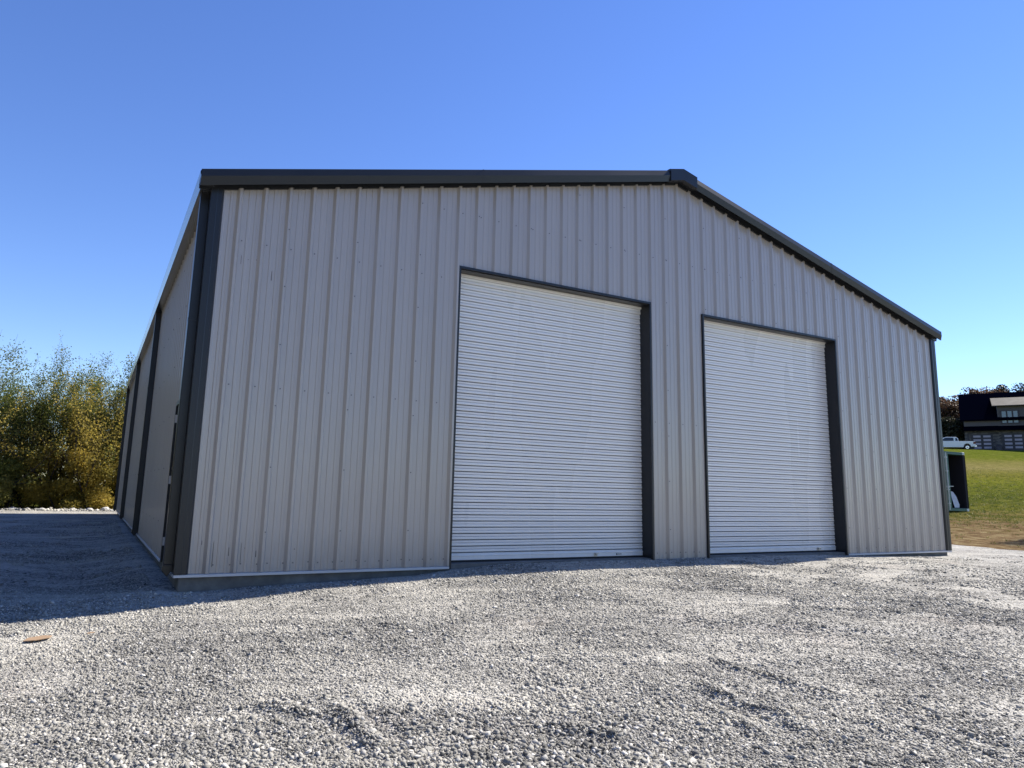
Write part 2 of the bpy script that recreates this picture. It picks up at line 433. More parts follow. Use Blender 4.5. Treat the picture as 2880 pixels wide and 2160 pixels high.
def rib_wall(name, t0, t1, T, top, holes, mats, bottom=.028, screws=None, extra=None):
    prof, hh = rib_profile(t0, t1)
    cuts = sorted({h for a, b, _ in holes for h in (a, b)} | ({BW/2} if t1 > 12 and name == 'front_wall' else set()))
    P = sorted(prof+[(c, hh(c)) for c in cuts if t0 < c < t1])
    mb = MB()
    for (a, ha), (b, hb) in zip(P[:-1], P[1:]):
        if b-a < 1e-6: continue
        mid = (a+b)/2; z0a = bottom
        for h0, h1, hz in holes:
            if h0 <= mid <= h1: z0a = hz
        mb.quad(T(a, ha, z0a), T(b, hb, z0a), T(b, hb, top(b)), T(a, ha, top(a)))
    for (t, h, z) in (screws or []):
        r = .0085; pts = [(t+r*math.cos(i*math.pi/3), z+r*math.sin(i*math.pi/3)) for i in range(6)]
        mb.poly([T(px_, h+.006, pz) for px_, pz in pts], 1)
        for i in range(6):
            j = (i+1) % 6
            mb.quad(T(pts[i][0], h, pts[i][1]), T(pts[j][0], h, pts[j][1]), T(pts[j][0], h+.006, pts[j][1]), T(pts[i][0], h+.006, pts[i][1]), 1)
    for q in (extra or []): mb.quad(*[T(*p_) for p_ in q], 2)
    return mb.build(name, mats, BLD)
# screws of the front wall
def inhole(x, z, hs, mg=.05):
    return any(a-mg < x < b+mg and z < hz+mg for a, b, hz in hs)
holes = [D1, D2]; scr = []
for k in range(1, 50):
    X = k*FT+.0086
    for z in (2.235, 4.05, 5.08):
        for px_ in (X+.045,):
            if z < zrib(px_)-.1 and not inhole(px_, z, holes) and (z != 4.05 or X < 3.3 or X > 12) and (z != 5.08 or 3 < X): scr.append((px_, .0, z))
    for dx in (.05, .235):
        if not inhole(X+dx, .1, holes) and X+dx < BW-.15: scr.append((X+dx, 0, .125+random.uniform(-.008, .008)))
    if k % 3 == 0:
        z = .5
        while z < zrib(X)-.06:
            if not inhole(X, z, holes): scr.append((X-.006, .040, z+random.uniform(-.01, .01)))
            z += .762
# scuffs left from handling near the left corner
scf = []
def scuff(x, z, w, h): scf.append([(x, .0025, z), (x+w, .0025, z), (x+w*.7, .0025, z+h), (x, .0025, z+h*.9)])
for x, z, w, h in ((.35, .10, .007, .30), (.42, .31, .018, .006), (.405, .16, .003, .15), (.52, .22, .010, .10), (.66, .12, .006, .26), (.70, .30, .010, .012), (.83, .20, .009, .08), (.37, 3.75, .005, .12),
                   (.45, 3.82, .012, .006), (.55, 3.83, .010, .010), (.75, 3.60, .008, .13), (.80, 3.83, .011, .007), (.92, 3.82, .008, .010), (.60, 2.60, .012, .02), (1.95, 2.55, .005, .09), (.22, .35, .006, .05), (.62, .55, .006, .04), (1.28, .28, .012, .012)):
    scuff(x, z, w, h)
TF = lambda t, h, z: (t, -.004-h, z)
rib_wall('front_wall', .0, BW, TF, lambda x: 4.715+SL*min(x, BW-x), holes, [M_WALL, M_SCREW, M_SCUFF], screws=scr, extra=scf)
PD = (.95, 1.87, 2.16)      # walk door in the left wall
TL = lambda t, h, z: (-.004-h, t, z)
ls = []
for k in range(1, 75):
    Y = k*FT+.0086
    for z in (2.235, 4.0):
        if not inhole(Y+.045, z, [PD]): ls.append((Y+.045, 0, z))
    if k % 3 == 0:
        for i in range(6): ls.append((Y-.006, .040, .5+.762*i)) if not inhole(Y, .5+.762*i, [PD]) else None
rib_wall('side_wall', .0, BL, TL, lambda y: 4.72, [PD], [M_WALL, M_SCREW, M_SCUFF], screws=ls)
rib_wall('side_wall', .0, BL, lambda t, h, z: (BW+.004+h, t, z), lambda y: 4.72, [], [M_WALL, M_SCREW, M_SCUFF])
rib_wall('back_wall', .0, BW, lambda t, h, z: (t, BL+.004+h, z), lambda x: 4.715+SL*min(x, BW-x), [], [M_WALL, M_SCREW, M_SCUFF])
# foundation
mb = MB(); mb.box(.012, BW-.012, .012, BL-.012, -.75, -.004); mb.build('foundation', M_CONC, BLD, bevel=.012)
# base trim
def base_trim(a, b, T):
    mb = MB(); mb.sweep([(-.0, .0), (-.052, -.006), (-.052, .020), (-.044, .024), (-.0, .026)], lambda p_: T(a, p_), lambda p_: T(b, p_)); return mb
fT = lambda t, p_: (t, p_[0], p_[1])
for a, b in ((-.045, D1[0]), (D1[1], D2[0]), (D2[1], BW+.045)): base_trim(a, b, fT).build('base_trim', M_BASE, BLD)
lT = lambda t, p_: (p_[0], t, p_[1])
for a, b in ((-.04, PD[0]), (PD[1], BL)): base_trim(a, b, lT).build('base_trim', M_BASE, BLD)
# corner trim (front part and return around the corner)
def corner(name, P, z1):
    mb = MB(); mb.sweep(P, lambda q: (q[0], q[1], .027), lambda q: (q[0], q[1], z1), closed=False); return mb.build(name, M_TRIM, BLD)
corner('corner_trim', [(.108, -.003), (.096, -.026), (.080, -.048), (.030, -.048), (.022, -.053), (-.048, -.053), (-.048, .05), (-.044, .12), (-.040, .14), (-.004, .15)], 4.70)
corner('corner_trim', [(BW-.112, -.003), (BW-.100, -.026), (BW-.084, -.048), (BW-.030, -.048), (BW-.022, -.053), (BW+.048, -.053), (BW+.048, .12), (BW+.004, .15)], 4.70)
# rake trim: sculpted profile (y, z') following the roof slope
RP = [(-.005, 4.71), (-.05, 4.705), (-.052, 4.645), (-.060, 4.640), (-.064, 4.715), (-.150, 4.700), (-.158, 4.650), (-.180, 4.640), (-.205, 4.750), (-.192, 4.842), (-.182, 4.850), (.25, 4.862)]
def rake(x0, x1):
    mb = MB(); n = 1
    f = lambda x: (lambda q: (x, q[0], q[1]+SL*min(max(x, -.21), BW+.21) if x <= BW/2 else q[1]+SL*(BW-x)))
    mb.sweep(RP, f(x0), f(x1), closed=False)
    EC = [(-.15, 4.700), (-.158, 4.650), (-.180, 4.640), (-.203, 4.752), (-.200, 4.842), (-.185, 4.850), (-.02, 4.855), (-.02, 4.70)]
    if x0 < 0: mb.poly([f(x0)(q) for q in EC])
    if x1 > BW: mb.poly([f(x1)(q) for q in EC])
    return mb.build('rake_trim', M_TRIM, BLD)
rake(-.195, BW/2); rake(BW/2+.0005, BW+.08)
# lap joint halfway up the left rake
mb = MB(); f = lambda x: (lambda q: (x, q[0]*1.0-.004, q[1]+SL*x+.003))
mb.sweep(RP[6:11], f(3.62), f(3.64), closed=False); mb.build('lap_joint', M_TRIM, BLD)
mb = MB(); f = lambda x: (lambda q: (x, q[0]-.004, q[1]+SL*(BW-x)+.003)); mb.sweep(RP[6:11], f(11.6), f(11.62), closed=False); mb.build('lap_joint', M_TRIM, BLD)
# zig-zag closure under the rake: dark lip above every pan
mb = MB()
for k in range(0, 50):
    a = k*FT+.0086+.021; b = (k+1)*FT+.0086-.052
    if b > BW-.09: b = BW-.09
    a = max(a, .09)
    if b <= a: continue
    za = SL*min(a, BW-a); zb = SL*min(b, BW-b)
    mb.box(0, 1, 0, 1, 0, 1, T=lambda u, v, w: (a+(b-a)*u, -.008-.036*v, 4.630+.03*w+za+(zb-za)*u))
mb.build('rib_closure', M_TRIM, BLD)
# ridge cap, boxed over the peak
RC = [(-.02, 4.68), (-.172, 4.632), (-.215, 4.655), (-.222, 4.862), (-.19, 4.878), (.3, 4.892)]
mb = MB(); f = lambda x: (lambda q: (x, q[0], q[1]+SL*min(x, BW-x)))
for a, b in ((BW/2-.30, BW/2), (BW/2, BW/2+.32)): mb.sweep(RC, f(a), f(b), closed=False)
for x in (BW/2-.30, BW/2+.32): mb.poly([f(x)(q) for q in RC+[(.3, 4.85), (-.02, 4.85)]])
for x0, x1 in ((BW/2-.3, BW/2), (BW/2, BW/2+.32)):
    mb.quad((x0, .3, 4.892+SL*min(x0, BW-x0)), (x1, .3, 4.892+SL*min(x1, BW-x1)), (x1, BL+.2, 4.892+SL*min(x1, BW-x1)), (x0, BL+.2, 4.892+SL*min(x0, BW-x0)))
mb.build('ridge_cap', M_TRIM, BLD)
# roof panels with ribs
for side in (0, 1):
    prof, hh = rib_profile(-.02, BL+.1); mb = MB()
    for (a, ha), (b, hb) in zip(prof[:-1], prof[1:]):
        if b-a < 1e-6: continue
        X0, X1 = ((-.14, BW/2) if side == 0 else (BW+.14, BW/2))
        z0 = 4.80-.035*0; z1 = 4.80+SL*BW/2
        mb.quad((X0, a, z0-.035+ha), (X0, b, z0-.035+hb), (X1, b, z1+hb), (X1, a, z1+ha))
    mb.build('roof_panel', M_ROOF, BLD)
# gutters
GP = [(-.02, 4.66), (-.165, 4.640), (-.170, 4.638), (-.205, 4.752), (-.205, 4.775), (-.195, 4.79), (-.180, 4.79), (-.180, 4.76), (-.15, 4.66)]
mb = MB(); mb.sweep(GP, lambda q: (q[0], -.18, q[1]), lambda q: (q[0], BL+.12, q[1]), closed=False)
mb.poly([(q[0], BL+.12, q[1]) for q in GP]); mb.quad((-.178, -.16, 4.7), (-.02, -.16, 4.7), (-.02, BL, 4.7), (-.178, BL, 4.7))
mb.build('gutter', M_GUTTER, BLD)
mb = MB(); mb.sweep([(BW-q[0], q[1]) for q in GP], lambda q: (q[0]-.04, -.05, q[1]-.005), lambda q: (q[0]-.04, BL+.12, q[1]-.005), closed=False)
mb.build('gutter', M_GUTTER, BLD)
# downspouts with kicked ends
def spout(y, z0, side=0):
    mb = MB(); s = -1 if side == 0 else 1; X = 0 if side == 0 else BW
    x0, x1 = X+s*.040, X+s*.145
    mb.box(min(x0, x1), max(x0, x1), y, y+.115, z0+.12, 4.66)
    q = [(x0, z0+.12), (x1, z0+.12), (x1+s*.012, z0+.055), (x1-s*.045, z0-.015), (x0, z0+.06)]
    mb.sweep(q, lambda p_: (p_[0], y-.003, p_[1]), lambda p_: (p_[0], y+.118, p_[1]))
    o = mb.build('downspout', M_TRIM, BLD, bevel=.006)
    for z in (1.2, 3.0):
        st = MB(); st.box(min(x0, x1)-.003, max(x0, x1)+.003, y-.003, y+.118, z, z+.03); st.build('strap', M_TRIM, o)
for i in range(4): spout((.17, 7.56, 15.2, 22.6)[i], .0); spout((.17, 7.56, 15.2, 22.6)[i], .0, 1)

# roll-up doors
def rollup(x0, x1, zt, latch_x):
    cy = .215; P = .0868
    fr = MB()     # jambs, header and face flanges
    for xa, xb in ((x0, x0+.032), (x1-.032, x1)):
        fr.box(xa, xb, -.043, -.002, -.012, zt-.034)
    fr.box(x0, x1, -.041, -.002, zt-.034, zt)
    fr.box(x0+.018, x0+.034, -.001, .30, -.003, zt-.03); fr.box(x1-.034, x1-.018, -.001, .30, -.003, zt-.03)
    fr.box(x0+.035, x1-.035, -.001, .30, zt-.046, zt-.030)
    fr.build('door_frame', M_TRIM, BLD)
    d = MB(); a, b = x0+.036, x1-.036
    zz = .0882; prof = [(cy+.004, zz, 0)]
    while zz < zt-.05:
        up = max(0, zz-(zt-.30)); bulge = -up*up*.9
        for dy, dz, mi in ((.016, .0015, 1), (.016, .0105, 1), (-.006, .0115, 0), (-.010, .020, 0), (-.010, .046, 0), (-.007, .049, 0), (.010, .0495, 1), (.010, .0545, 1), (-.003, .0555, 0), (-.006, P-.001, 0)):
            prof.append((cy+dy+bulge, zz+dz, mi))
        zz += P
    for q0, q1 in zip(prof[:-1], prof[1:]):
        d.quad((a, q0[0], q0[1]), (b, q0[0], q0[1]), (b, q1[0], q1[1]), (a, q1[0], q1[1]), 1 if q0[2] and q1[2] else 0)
    d.box(a, b, cy+.016, cy+.024, 0.06, zt)
    sb = MB(); sb.box(x0+.034, x1-.034, .004, .32, -.3, .049); sb.build('sill', M_CONC, BLD, bevel=.004)
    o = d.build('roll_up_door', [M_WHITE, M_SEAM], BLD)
    bb = MB(); bb.box(a, b, cy-.016, cy+.01, .078, .130); bb.box(a, b, cy-.022, cy+.01, .130, .150)
    bb.build('bottom_bar', M_WHITE, o, bevel=.003)
    bb = MB(); bb.box(a, b, cy-.012, cy+.008, .049, .077); bb.build('rubber_seal', M_BLACK, o)
    bb = MB(); bb.box(latch_x-.03, latch_x+.03, cy-.026, cy-.017, .085, .14); bb.tube((latch_x+.01, cy-.05, .11), (latch_x+.01, cy-.026, .11), .012, .014, 10)
    bb.box(latch_x-.02, latch_x+.03, cy-.057, cy-.05, .122, .138)
    bb.build('latch', M_STEEL, o, bevel=.002)
    bb = MB(); X = x1-.53; bb.box(X-.05, X+.05, cy-.028, cy-.017, .105, .113); bb.box(X-.045, X-.035, cy-.024, cy-.017, .095, .12); bb.build('handle', M_BLACK, o)
    return o
rollup(*D1, 5.99); rollup(*D2, 11.25)
# dark interior shell so nothing shows through the joints
mb = MB(); mb.box(.1, BW-.1, .32, .36, 0, 4.55); mb.build('inner_liner', M_INT, BLD)

# walk door in the left wall
mb = MB()
for ya, yb in ((PD[0]-.001, PD[0]+.05), (PD[1]-.05, PD[1]+.001)): mb.box(-.043, .10, ya, yb, 0, PD[2]-.05)
mb.box(-.043, .10, PD[0], PD[1], PD[2]-.05, PD[2])
fr = mb.build('walk_door_frame', M_TRIM, BLD)
mb = MB(); mb.box(.045, .09, PD[0]+.052, PD[1]-.052, .012, PD[2]-.055); wd = mb.build('walk_door', painted('walk_door_paint', (.10, .10, .11), .4), BLD)
for z in (.27, 1.09, 1.93):
    mb = MB(); mb.box(-.041, .02, PD[1]-.060, PD[1]-.052, z-.055, z+.055); mb.tube((.03, PD[1]-.065, z-.055), (.03, PD[1]-.065, z+.055), .008, .008, 8)
    mb.build('hinge', M_BASE, wd)
mb = MB(); mb.tube((.04, PD[0]+.12, 1.0), (-.015, PD[0]+.12, 1.0), .012, .012, 8); mb.tube((-.015, PD[0]+.11, 1.0), (-.015, PD[0]+.23, 1.0), .009, .009, 8); mb.build('handle', M_STEEL, wd)

# ------------------------------------------------------------------ foliage
def leaf_mat(name, stops, tr=.35):
    m = N(name); at = m.n('ShaderNodeAttribute'); at.attribute_name = 'shade'
    c = m.ramp(at.outputs['Fac'], stops)
    m.set(c, .55, 0., None, .3)
    tb = m.n('ShaderNodeBsdfTranslucent'); m.l(c, tb.inputs['Color'])
    mx = m.n('ShaderNodeMixShader'); mx.inputs[0].default_value = tr
    m.l(m.b.outputs[0], mx.inputs[1]); m.l(tb.outputs[0], mx.inputs[2]); m.l(mx.outputs[0], m.out.inputs[0]); return m.mat
L_GREEN = leaf_mat('elm_leaves', [(0, (.055, .085, .022)), (.45, (.13, .165, .04)), (.8, (.24, .24, .05)), (1, (.38, .30, .08))], .5)
L_YEL = leaf_mat('yellow_bush_leaves', [(0, (.11, .11, .03)), (.35, (.27, .225, .05)), (.7, (.46, .35, .065)), (1, (.66, .50, .12))], .55)
L_DARK = leaf_mat('dark_bush_leaves', [(0, (.08, .12, .03)), (.5, (.19, .21, .055)), (1, (.38, .33, .09))], .5)
L_RUST = leaf_mat('rust_leaves', [(0, (.04, .025, .015)), (.4, (.10, .055, .03)), (.75, (.16, .08, .04)), (1, (.12, .10, .04))], .25)
L_FOREST = leaf_mat('forest_leaves', [(0, (.015, .02, .012)), (.5, (.045, .05, .028)), (1, (.11, .075, .04))], .2)
M_BARK = plain('bark', (.035, .028, .024), .9); M_BARK2 = plain('pale_twig', (.16, .13, .11), .9)

def leaves(name, P, size, mat, parent, shade=None, aspect=.55):
    n = len(P)
    a = rng.normal(0, 1, (n, 3)); a /= np.linalg.norm(a, axis=1)[:, None]
    b = rng.normal(0, 1, (n, 3)); b -= (a*b).sum(1)[:, None]*a; b /= np.linalg.norm(b, axis=1)[:, None]
    s = size*rng.uniform(.6, 1.35, n)[:, None]
    c = np.cross(a, b)*s*.18
    v = np.stack([P-a*s*.5, P+b*s*aspect*.5+c, P+a*s*.5, P-b*s*aspect*.5+c], 1).reshape(-1, 3)
    f = np.arange(4*n).reshape(-1, 4)
    if shade is None: shade = rng.uniform(0, 1, n)
    return np_mesh(name, v, f, mat, attr=np.clip(shade, 0, 1), parent=parent)
def grow(mb, p, d, L, r, lev, maxlev, anchors, up=.25, spread=.6, nch=5):
    segs = 5; q = p.copy()
    for i in range(segs):
        d = (d + Vector((random.gauss(0, .13), random.gauss(0, .13), random.gauss(0, .08)+up*.12))).normalized()
        nq = q+d*(L/segs); r1 = r*(1-.75*(i+1)/segs) if lev else r*(1-.6*(i+1)/segs)
        mb.tube(q, nq, max(r*(1-.75*i/segs), .004), max(r1, .003), 6 if lev < 2 else 4, caps=False)
        if lev >= maxlev-1: anchors.append((q.lerp(nq, random.random()), lev, i)); anchors.append((nq, lev, i))
        if lev < maxlev and i >= (1 if lev else 1):
            for _ in range(nch if i < segs-1 else nch):
                if random.random() < .55:
                    ax = Vector((random.gauss(0, 1), random.gauss(0, 1), random.gauss(0, .5))).normalized()
                    nd = (d + ax*spread).normalized(); nd.z += up*.6; nd.normalize()
                    grow(mb, nq, nd, L*random.uniform(.38, .6), max(r1*.6, .006), lev+1, maxlev, anchors, up, spread, max(2, nch-1))
        q = nq
def make_tree(name, loc, h, stems, spread, n, size, mat, label, cat, group, jitter=.16, bare=0, maxlev=2, low=0., twig=M_BARK, seed=0, lean=.3):
    random.seed(seed)
    t = thing(name, loc, label=label, cat=cat, group=group)
    mb = MB(); an = []
    for i in range(stems):
        az = 6.283*i/stems+random.uniform(-.5, .5); k = random.uniform(.3, 1)*lean
        d = Vector((math.cos(az)*k, math.sin(az)*k, 1)).normalized()
        grow(mb, Vector((math.cos(az)*.1*stems**.5, math.sin(az)*.1*stems**.5, -.15)), d, h*random.uniform(.72, .98), .05*h/5, 0, maxlev, an, .3, spread)
    mb.build('trunk', twig, t)
    A = np.array([tuple(a[0]) for a in an if a[0].z > low*h])
    keep = rng.uniform(0, 1, len(A)) > bare; A = A[keep]
    C_ = A[rng.integers(0, len(A), 240)]; k = int(n*.7)
    P = np.concatenate([C_[rng.integers(0, 240, k)]+rng.normal(0, jitter*1.25, (k, 3))*np.array([1, 1, 1.]), A[rng.integers(0, len(A), n-k)]+rng.normal(0, jitter*.5, (n-k, 3))])
    P = P[P[:, 2] > .02]
    base = vnoise(P[:, 0]*1.0, P[:, 2]*1.0+P[:, 1], 1.6, 3)
    leaves('crown', P, size, mat, t, shade=base*.75+rng.normal(.08, .12, len(P)))
    return t
def make_bush(name, loc, rx, ry, h, n, size, mat, label, group, seed=0, lumps=44):
    random.seed(seed); t = thing(name, loc, label=label, cat='bush', group=group)
    mb = MB(); an = []
    for i in range(9):
        az = random.uniform(0, 6.283); k = random.uniform(.1, .7)
        d = Vector((math.cos(az)*k, math.sin(az)*k, 1)).normalized()
        grow(mb, Vector((random.uniform(-rx, rx)*.5, random.uniform(-ry, ry)*.4, -.1)), d, h*.9, .035, 0, 1, an, .2, .8, 3)
    mb.build('stems', M_BARK, t)
    P = []; sh = []
    for i in range(lumps):
        a = random.uniform(0, 6.283); rr = random.random()**.5
        c = np.array([rx*rr*math.cos(a), ry*rr*math.sin(a), 0.]); top = h*(1-.35*rr*rr)*random.uniform(.45, 1.0)
        c[2] = top*random.uniform(.08, .88)
        rad = random.uniform(.3, .7)*h*.17; k = n//lumps
        g = rng.normal(0, 1, (k, 3)); g /= np.linalg.norm(g, axis=1)[:, None]; g *= (rng.uniform(.3, 1.15, k)**.6)[:, None]
        P.append(c+g*rad*np.array([1.25, 1.1, .85])); sh.append(np.full(k, random.uniform(-.3, .3))+rng.normal(.5, .13, k))
    A = np.array([tuple(a[0]) for a in an])
    k = n//3; P.append(A[rng.integers(0, len(A), k)]+rng.normal(0, .16, (k, 3))); sh.append(rng.normal(.5, .25, k))
    P = np.concatenate(P); sh = np.concatenate(sh); ok = P[:, 2] > .0
    leaves('foliage', P[ok], size, mat, t, shade=sh[ok])
    return t
def gpos(x, y): return (x, y, H(x, y)+.0)
GT = 'slender trees behind the left end of the lot'; GB = 'bushes along the far edge of the lot'
t1 = make_tree('elm_tree', gpos(-2.3, 30.9), 4.85, 8, .5, 26000, .08, L_GREEN, 'thin leafed tree with bare twigs, middle of the three by the left edge', 'tree', GT, .14, .3, seed=3, low=.55, lean=.42)
t2 = make_tree('elm_tree', gpos(.1, 31.2), 4.9, 8, .5, 34000, .085, L_GREEN, 'fuller green tree with raised branches nearest the building corner', 'tree', GT, .15, .2, seed=9, low=.55, lean=.5)
t3 = make_tree('elm_tree', gpos(-5.2, 30.3), 5.1, 7, .5, 28000, .085, L_GREEN, 'green tree cut by the left edge of the photo', 'tree', GT, .2, .15, seed=5, low=.25, lean=.42)
bA = make_bush('yellow_bush', gpos(-1.5, 28.7), 1.8, 1.0, 4.6, 34000, .085, L_YEL, 'tall golden yellow bush in the middle of the hedge row', GB, 1)
bB = make_bush('yellow_bush', gpos(.9, 30.4), 1.5, 1.0, 4.5, 22000, .085, L_YEL, 'golden bush beside the far corner of the metal building', GB, 2)
bC = make_bush('green_bush', gpos(-4.6, 29.0), 1.3, 1.1, 4.1, 17000, .085, L_DARK, 'dark green bush at the left edge of the photo', GB, 4)
bD = make_bush('green_bush', gpos(-3.2, 29.9), 1.6, 1.0, 4.4, 12000, .09, L_YEL, 'olive bush behind the golden bush and left of it', GB, 6)
bE = make_bush('green_bush', gpos(-.5, 31.3), 1.9, 1.0, 4.4, 12000, .09, L_DARK, 'dark bush filling the gap behind the golden bushes', GB, 8)
for i, (src, x, y, lab) in enumerate(((bE, -3.6, 32.2, 'dark bush deep in the hedge behind the left trees'), (bA, -7.3, 29.8, 'golden bush beyond the left edge of the photo'),
                                     (t1, -8.4, 31.5, 'slender tree beyond the left edge of the photo'), (bE, -9.8, 30.2, 'dark bush beyond the left edge of the photo'), (bA, -12.4, 30.2, 'far golden bush beyond the left edge of the photo'))):
    dup(src, gpos(x, y), 1.3+i, lab)

# hedge carried on unseen past the left frame edge, added to darken the ribs
for i in range(13):
    y = 27-4.6*i; o1 = dup((t1, t2, t3)[i % 3], (-17.5-1.5*math.sin(i*1.9), y, H(-18, y)), 1.7*i, 'unseen tree added to darken the wall ribs, beyond the left edge of the photo', (1.55, 1.55, 1.75))
    o2 = dup((bE, bC)[i % 2], (-15.5-1.2*math.sin(i*2.3), y+1.8, H(-16, y)), 2.1*i, 'unseen dark bush added to darken the wall ribs, beyond the left edge of the photo', (1.7, 1.5, 1.3))
    o1['group'] = 'unseen trees added to deepen the shade left of the frame'; o2['group'] = 'unseen bushes added to deepen the shade left of the frame'

o1 = dup(t3, (30.6, 1.9, H(30.6, 1.9)), .8, 'slim tree standing just beyond the right edge of the photo', (.62, .62, 1.2)); o1['group'] = 'lone trees on the slope'
# ------------------------------------------------------------------ far right: trees on the hill
HG = 'woodland trees behind the house on the hill'
def world(px, py, depth):
    d = FWD + R2*((px-1440+26.15)/FPX) - U2*((py-1080+49.58)/FPX); return CAM+d*depth
def far_tree(px, top_y, depth, w, mat, label, seed, n=11000):
    p = world(px, 1268, depth); z = H(p.x, p.y); top = world(px, top_y, depth).z; h = top-z
    random.seed(seed); t = thing('oak_tree', (p.x, p.y, z), label=label, cat='tree', group=HG)
    mb = MB(); an = []
    grow(mb, Vector((0, 0, -.3)), Vector((0, 0, 1)), h*.5, .25, 0, 1, an, .1, .6, 3); mb.build('trunk', M_BARK, t)
    P = []; sh = []
    L = 46
    for i in range(L):
        a = random.uniform(0, 6.283); zz = random.uniform(.12, .93); rr = w*(1-abs(zz-.5)**2*1.9)*random.uniform(.3, 1)
        c = np.array([rr*math.cos(a), rr*math.sin(a), h*zz]); k = n//L; rad = random.uniform(.7, 1.5)*w*.33
        g = rng.normal(0, 1, (k, 3)); g /= np.linalg.norm(g, axis=1)[:, None]; g *= (rng.uniform(.2, 1.2, k)**.6)[:, None]
        P.append(c+g*rad*np.array([1, 1, .8])); sh.append(np.full(k, random.uniform(-.25, .25)+.15*(zz-.5))+rng.normal(.45, .2, k))
    P = np.concatenate(P); sh = np.concatenate(sh); ok = P[:, 2] < h
    leaves('crown', P[ok], .34, mat, t, shade=sh[ok], aspect=.7); return t
far_tree(2655, 1122, 122, 3.2, L_RUST, 'rusty oak just right of the metal building wall edge', 11)
far_tree(2683, 1106, 126, 3.4, L_RUST, 'tallest rusty oak left of the house roof', 12)
far_tree(2706, 1112, 130, 3.0, L_RUST, 'brown oak touching the left end of the house roof', 13)
far_tree(2668, 1175, 118, 2.8, L_FOREST, 'low dark green tree behind the white pickup', 14)
far_tree(2700, 1180, 120, 2.8, L_FOREST, 'low dark tree between the pickup and the house', 15)
far_tree(2735, 1104, 136, 2.2, L_FOREST, 'small dark treetop above the left of the house roof', 16, 4500)
far_tree(2768, 1084, 138, 3.6, L_RUST, 'broad orange brown treetop above the house roof', 17)
far_tree(2798, 1086, 140, 3.6, L_RUST, 'brown treetop in the middle above the house roof', 18)
far_tree(2822, 1080, 140, 3.2, L_RUST, 'paler brown treetop above the dormer', 19)
far_tree(2866, 1068, 138, 3.6, L_FOREST, 'tall dark treetop at the right edge above the house', 20)
far_tree(2905, 1080, 140, 4.2, L_RUST, 'brown tree beyond the right edge of the photo', 21)
far_tree(2630, 1135, 128, 3.5, L_RUST, 'oak hidden behind the metal building edge', 22)

# ------------------------------------------------------------------ house on the hill
P0 = world(2718, 1272, 110); hz = 8.73
HX = Vector((.469, -.883, 0)); HB = Vector((.883, .469, 0))      # along facade, towards the back
HO = Vector((P0.x, P0.y, hz))
ang = math.atan2(HX.y, HX.x)
HOUSE = thing('stone_house', HO, ang, label='dark two-storey house with garage doors on the grassy hill', cat='house')
m = N('house_stone'); p = m.pos(); br = m.n('ShaderNodeTexVoronoi'); br.inputs['Scale'].default_value = 2.2; m.l(m.pos((1, 1, 2.2)), br.inputs['Vector'])
sp = m.n('ShaderNodeSeparateColor'); m.l(br.outputs['Color'], sp.inputs[0])
M_HST = m.set(m.ramp(sp.outputs[0], [(0, (.03, .032, .035)), (.5, (.06, .06, .062)), (1, (.11, .105, .10))]), .9)
M_HSD = plain('house_siding', (.075, .072, .078), .8); M_HRF = plain('house_black_roof', (.0015, .002, .006), .95, 0, .0); M_HTR = plain('house_dark_trim', (.012, .012, .02), .5)
M_TAN = painted('tan_metal_roof', (.06, .054, .05), .7, .05, .1); M_GLS = N('window_glass').set((.10, .15, .19), .15, 0., None, .7)
M_FROST = plain('frosted_pane', (.26, .25, .31), .4)
K = .0079*1.09     # crop unit -> metres along the facade
def hu(x):
    q = (2640+x*.14466-1413.85)/FPX; return (110*q-71.16)/(.841+.543*q)
# local axes: x along facade, y towards the back, z up
def hbox(name, x0, x1, y0, y1, z0, z1, mat, parent=HOUSE, bevel=0):
    b = MB(); b.box(x0, x1, y0, y1, z0, z1); return b.build(name, mat, parent, bevel=bevel)
HL = hu(540); HR = hu(3100); DEP = 11.0
hbox('lower_wall', HL, HR, 0, DEP, -.4, 3.5, M_HST)
hbox('upper_wall', HL, HR, .0, DEP, 3.5, 4.98, M_HSD)
b = MB()      # pent roof over the garage
b.sweep([(0, 4.05), (-.9, 3.45), (-.9, 3.28), (0, 3.35)], lambda q: (HL-.1, q[0]-.002, q[1]), lambda q: (HR, q[0]-.002, q[1])); b.build('pent_roof', M_HRF, HOUSE)
b = MB()      # main gable roof
RZ = 9.55; EV = 4.93
sec = [(-.45, EV-.12), (-.45, EV+.1), (DEP/2, RZ+.22), (DEP+.45, EV+.1), (DEP+.45, EV-.12), (DEP/2, RZ-.02)]
b.sweep(sec, lambda q: (HL-.45, q[0], q[1]), lambda q: (HR+.3, q[0], q[1])); rf = b.build('roof', M_HRF, HOUSE)
b = MB()
for X in (HL, HR-.2):
    b = MB(); b.sweep([(.01, 4.97), (DEP-.01, 4.97), (DEP/2, RZ-.05)], lambda q: (X, q[0], q[1]), lambda q: (X+.2, q[0], q[1])); b.build('gable_wall', M_HSD, HOUSE)
dx0, dx1 = hu(1215), hu(2400)
hbox('dormer_wall', dx0, dx1, -.06, 4.2, 3.7, 7.15, M_HSD)
b = MB(); b.sweep([(-.75, 6.92), (-.75, 7.05), (4.6, 8.9), (4.6, 8.75)], lambda q: (dx0-.6, q[0], q[1]), lambda q: (dx1+.6, q[0], q[1]))
b.build('dormer_roof', M_TAN, HOUSE)
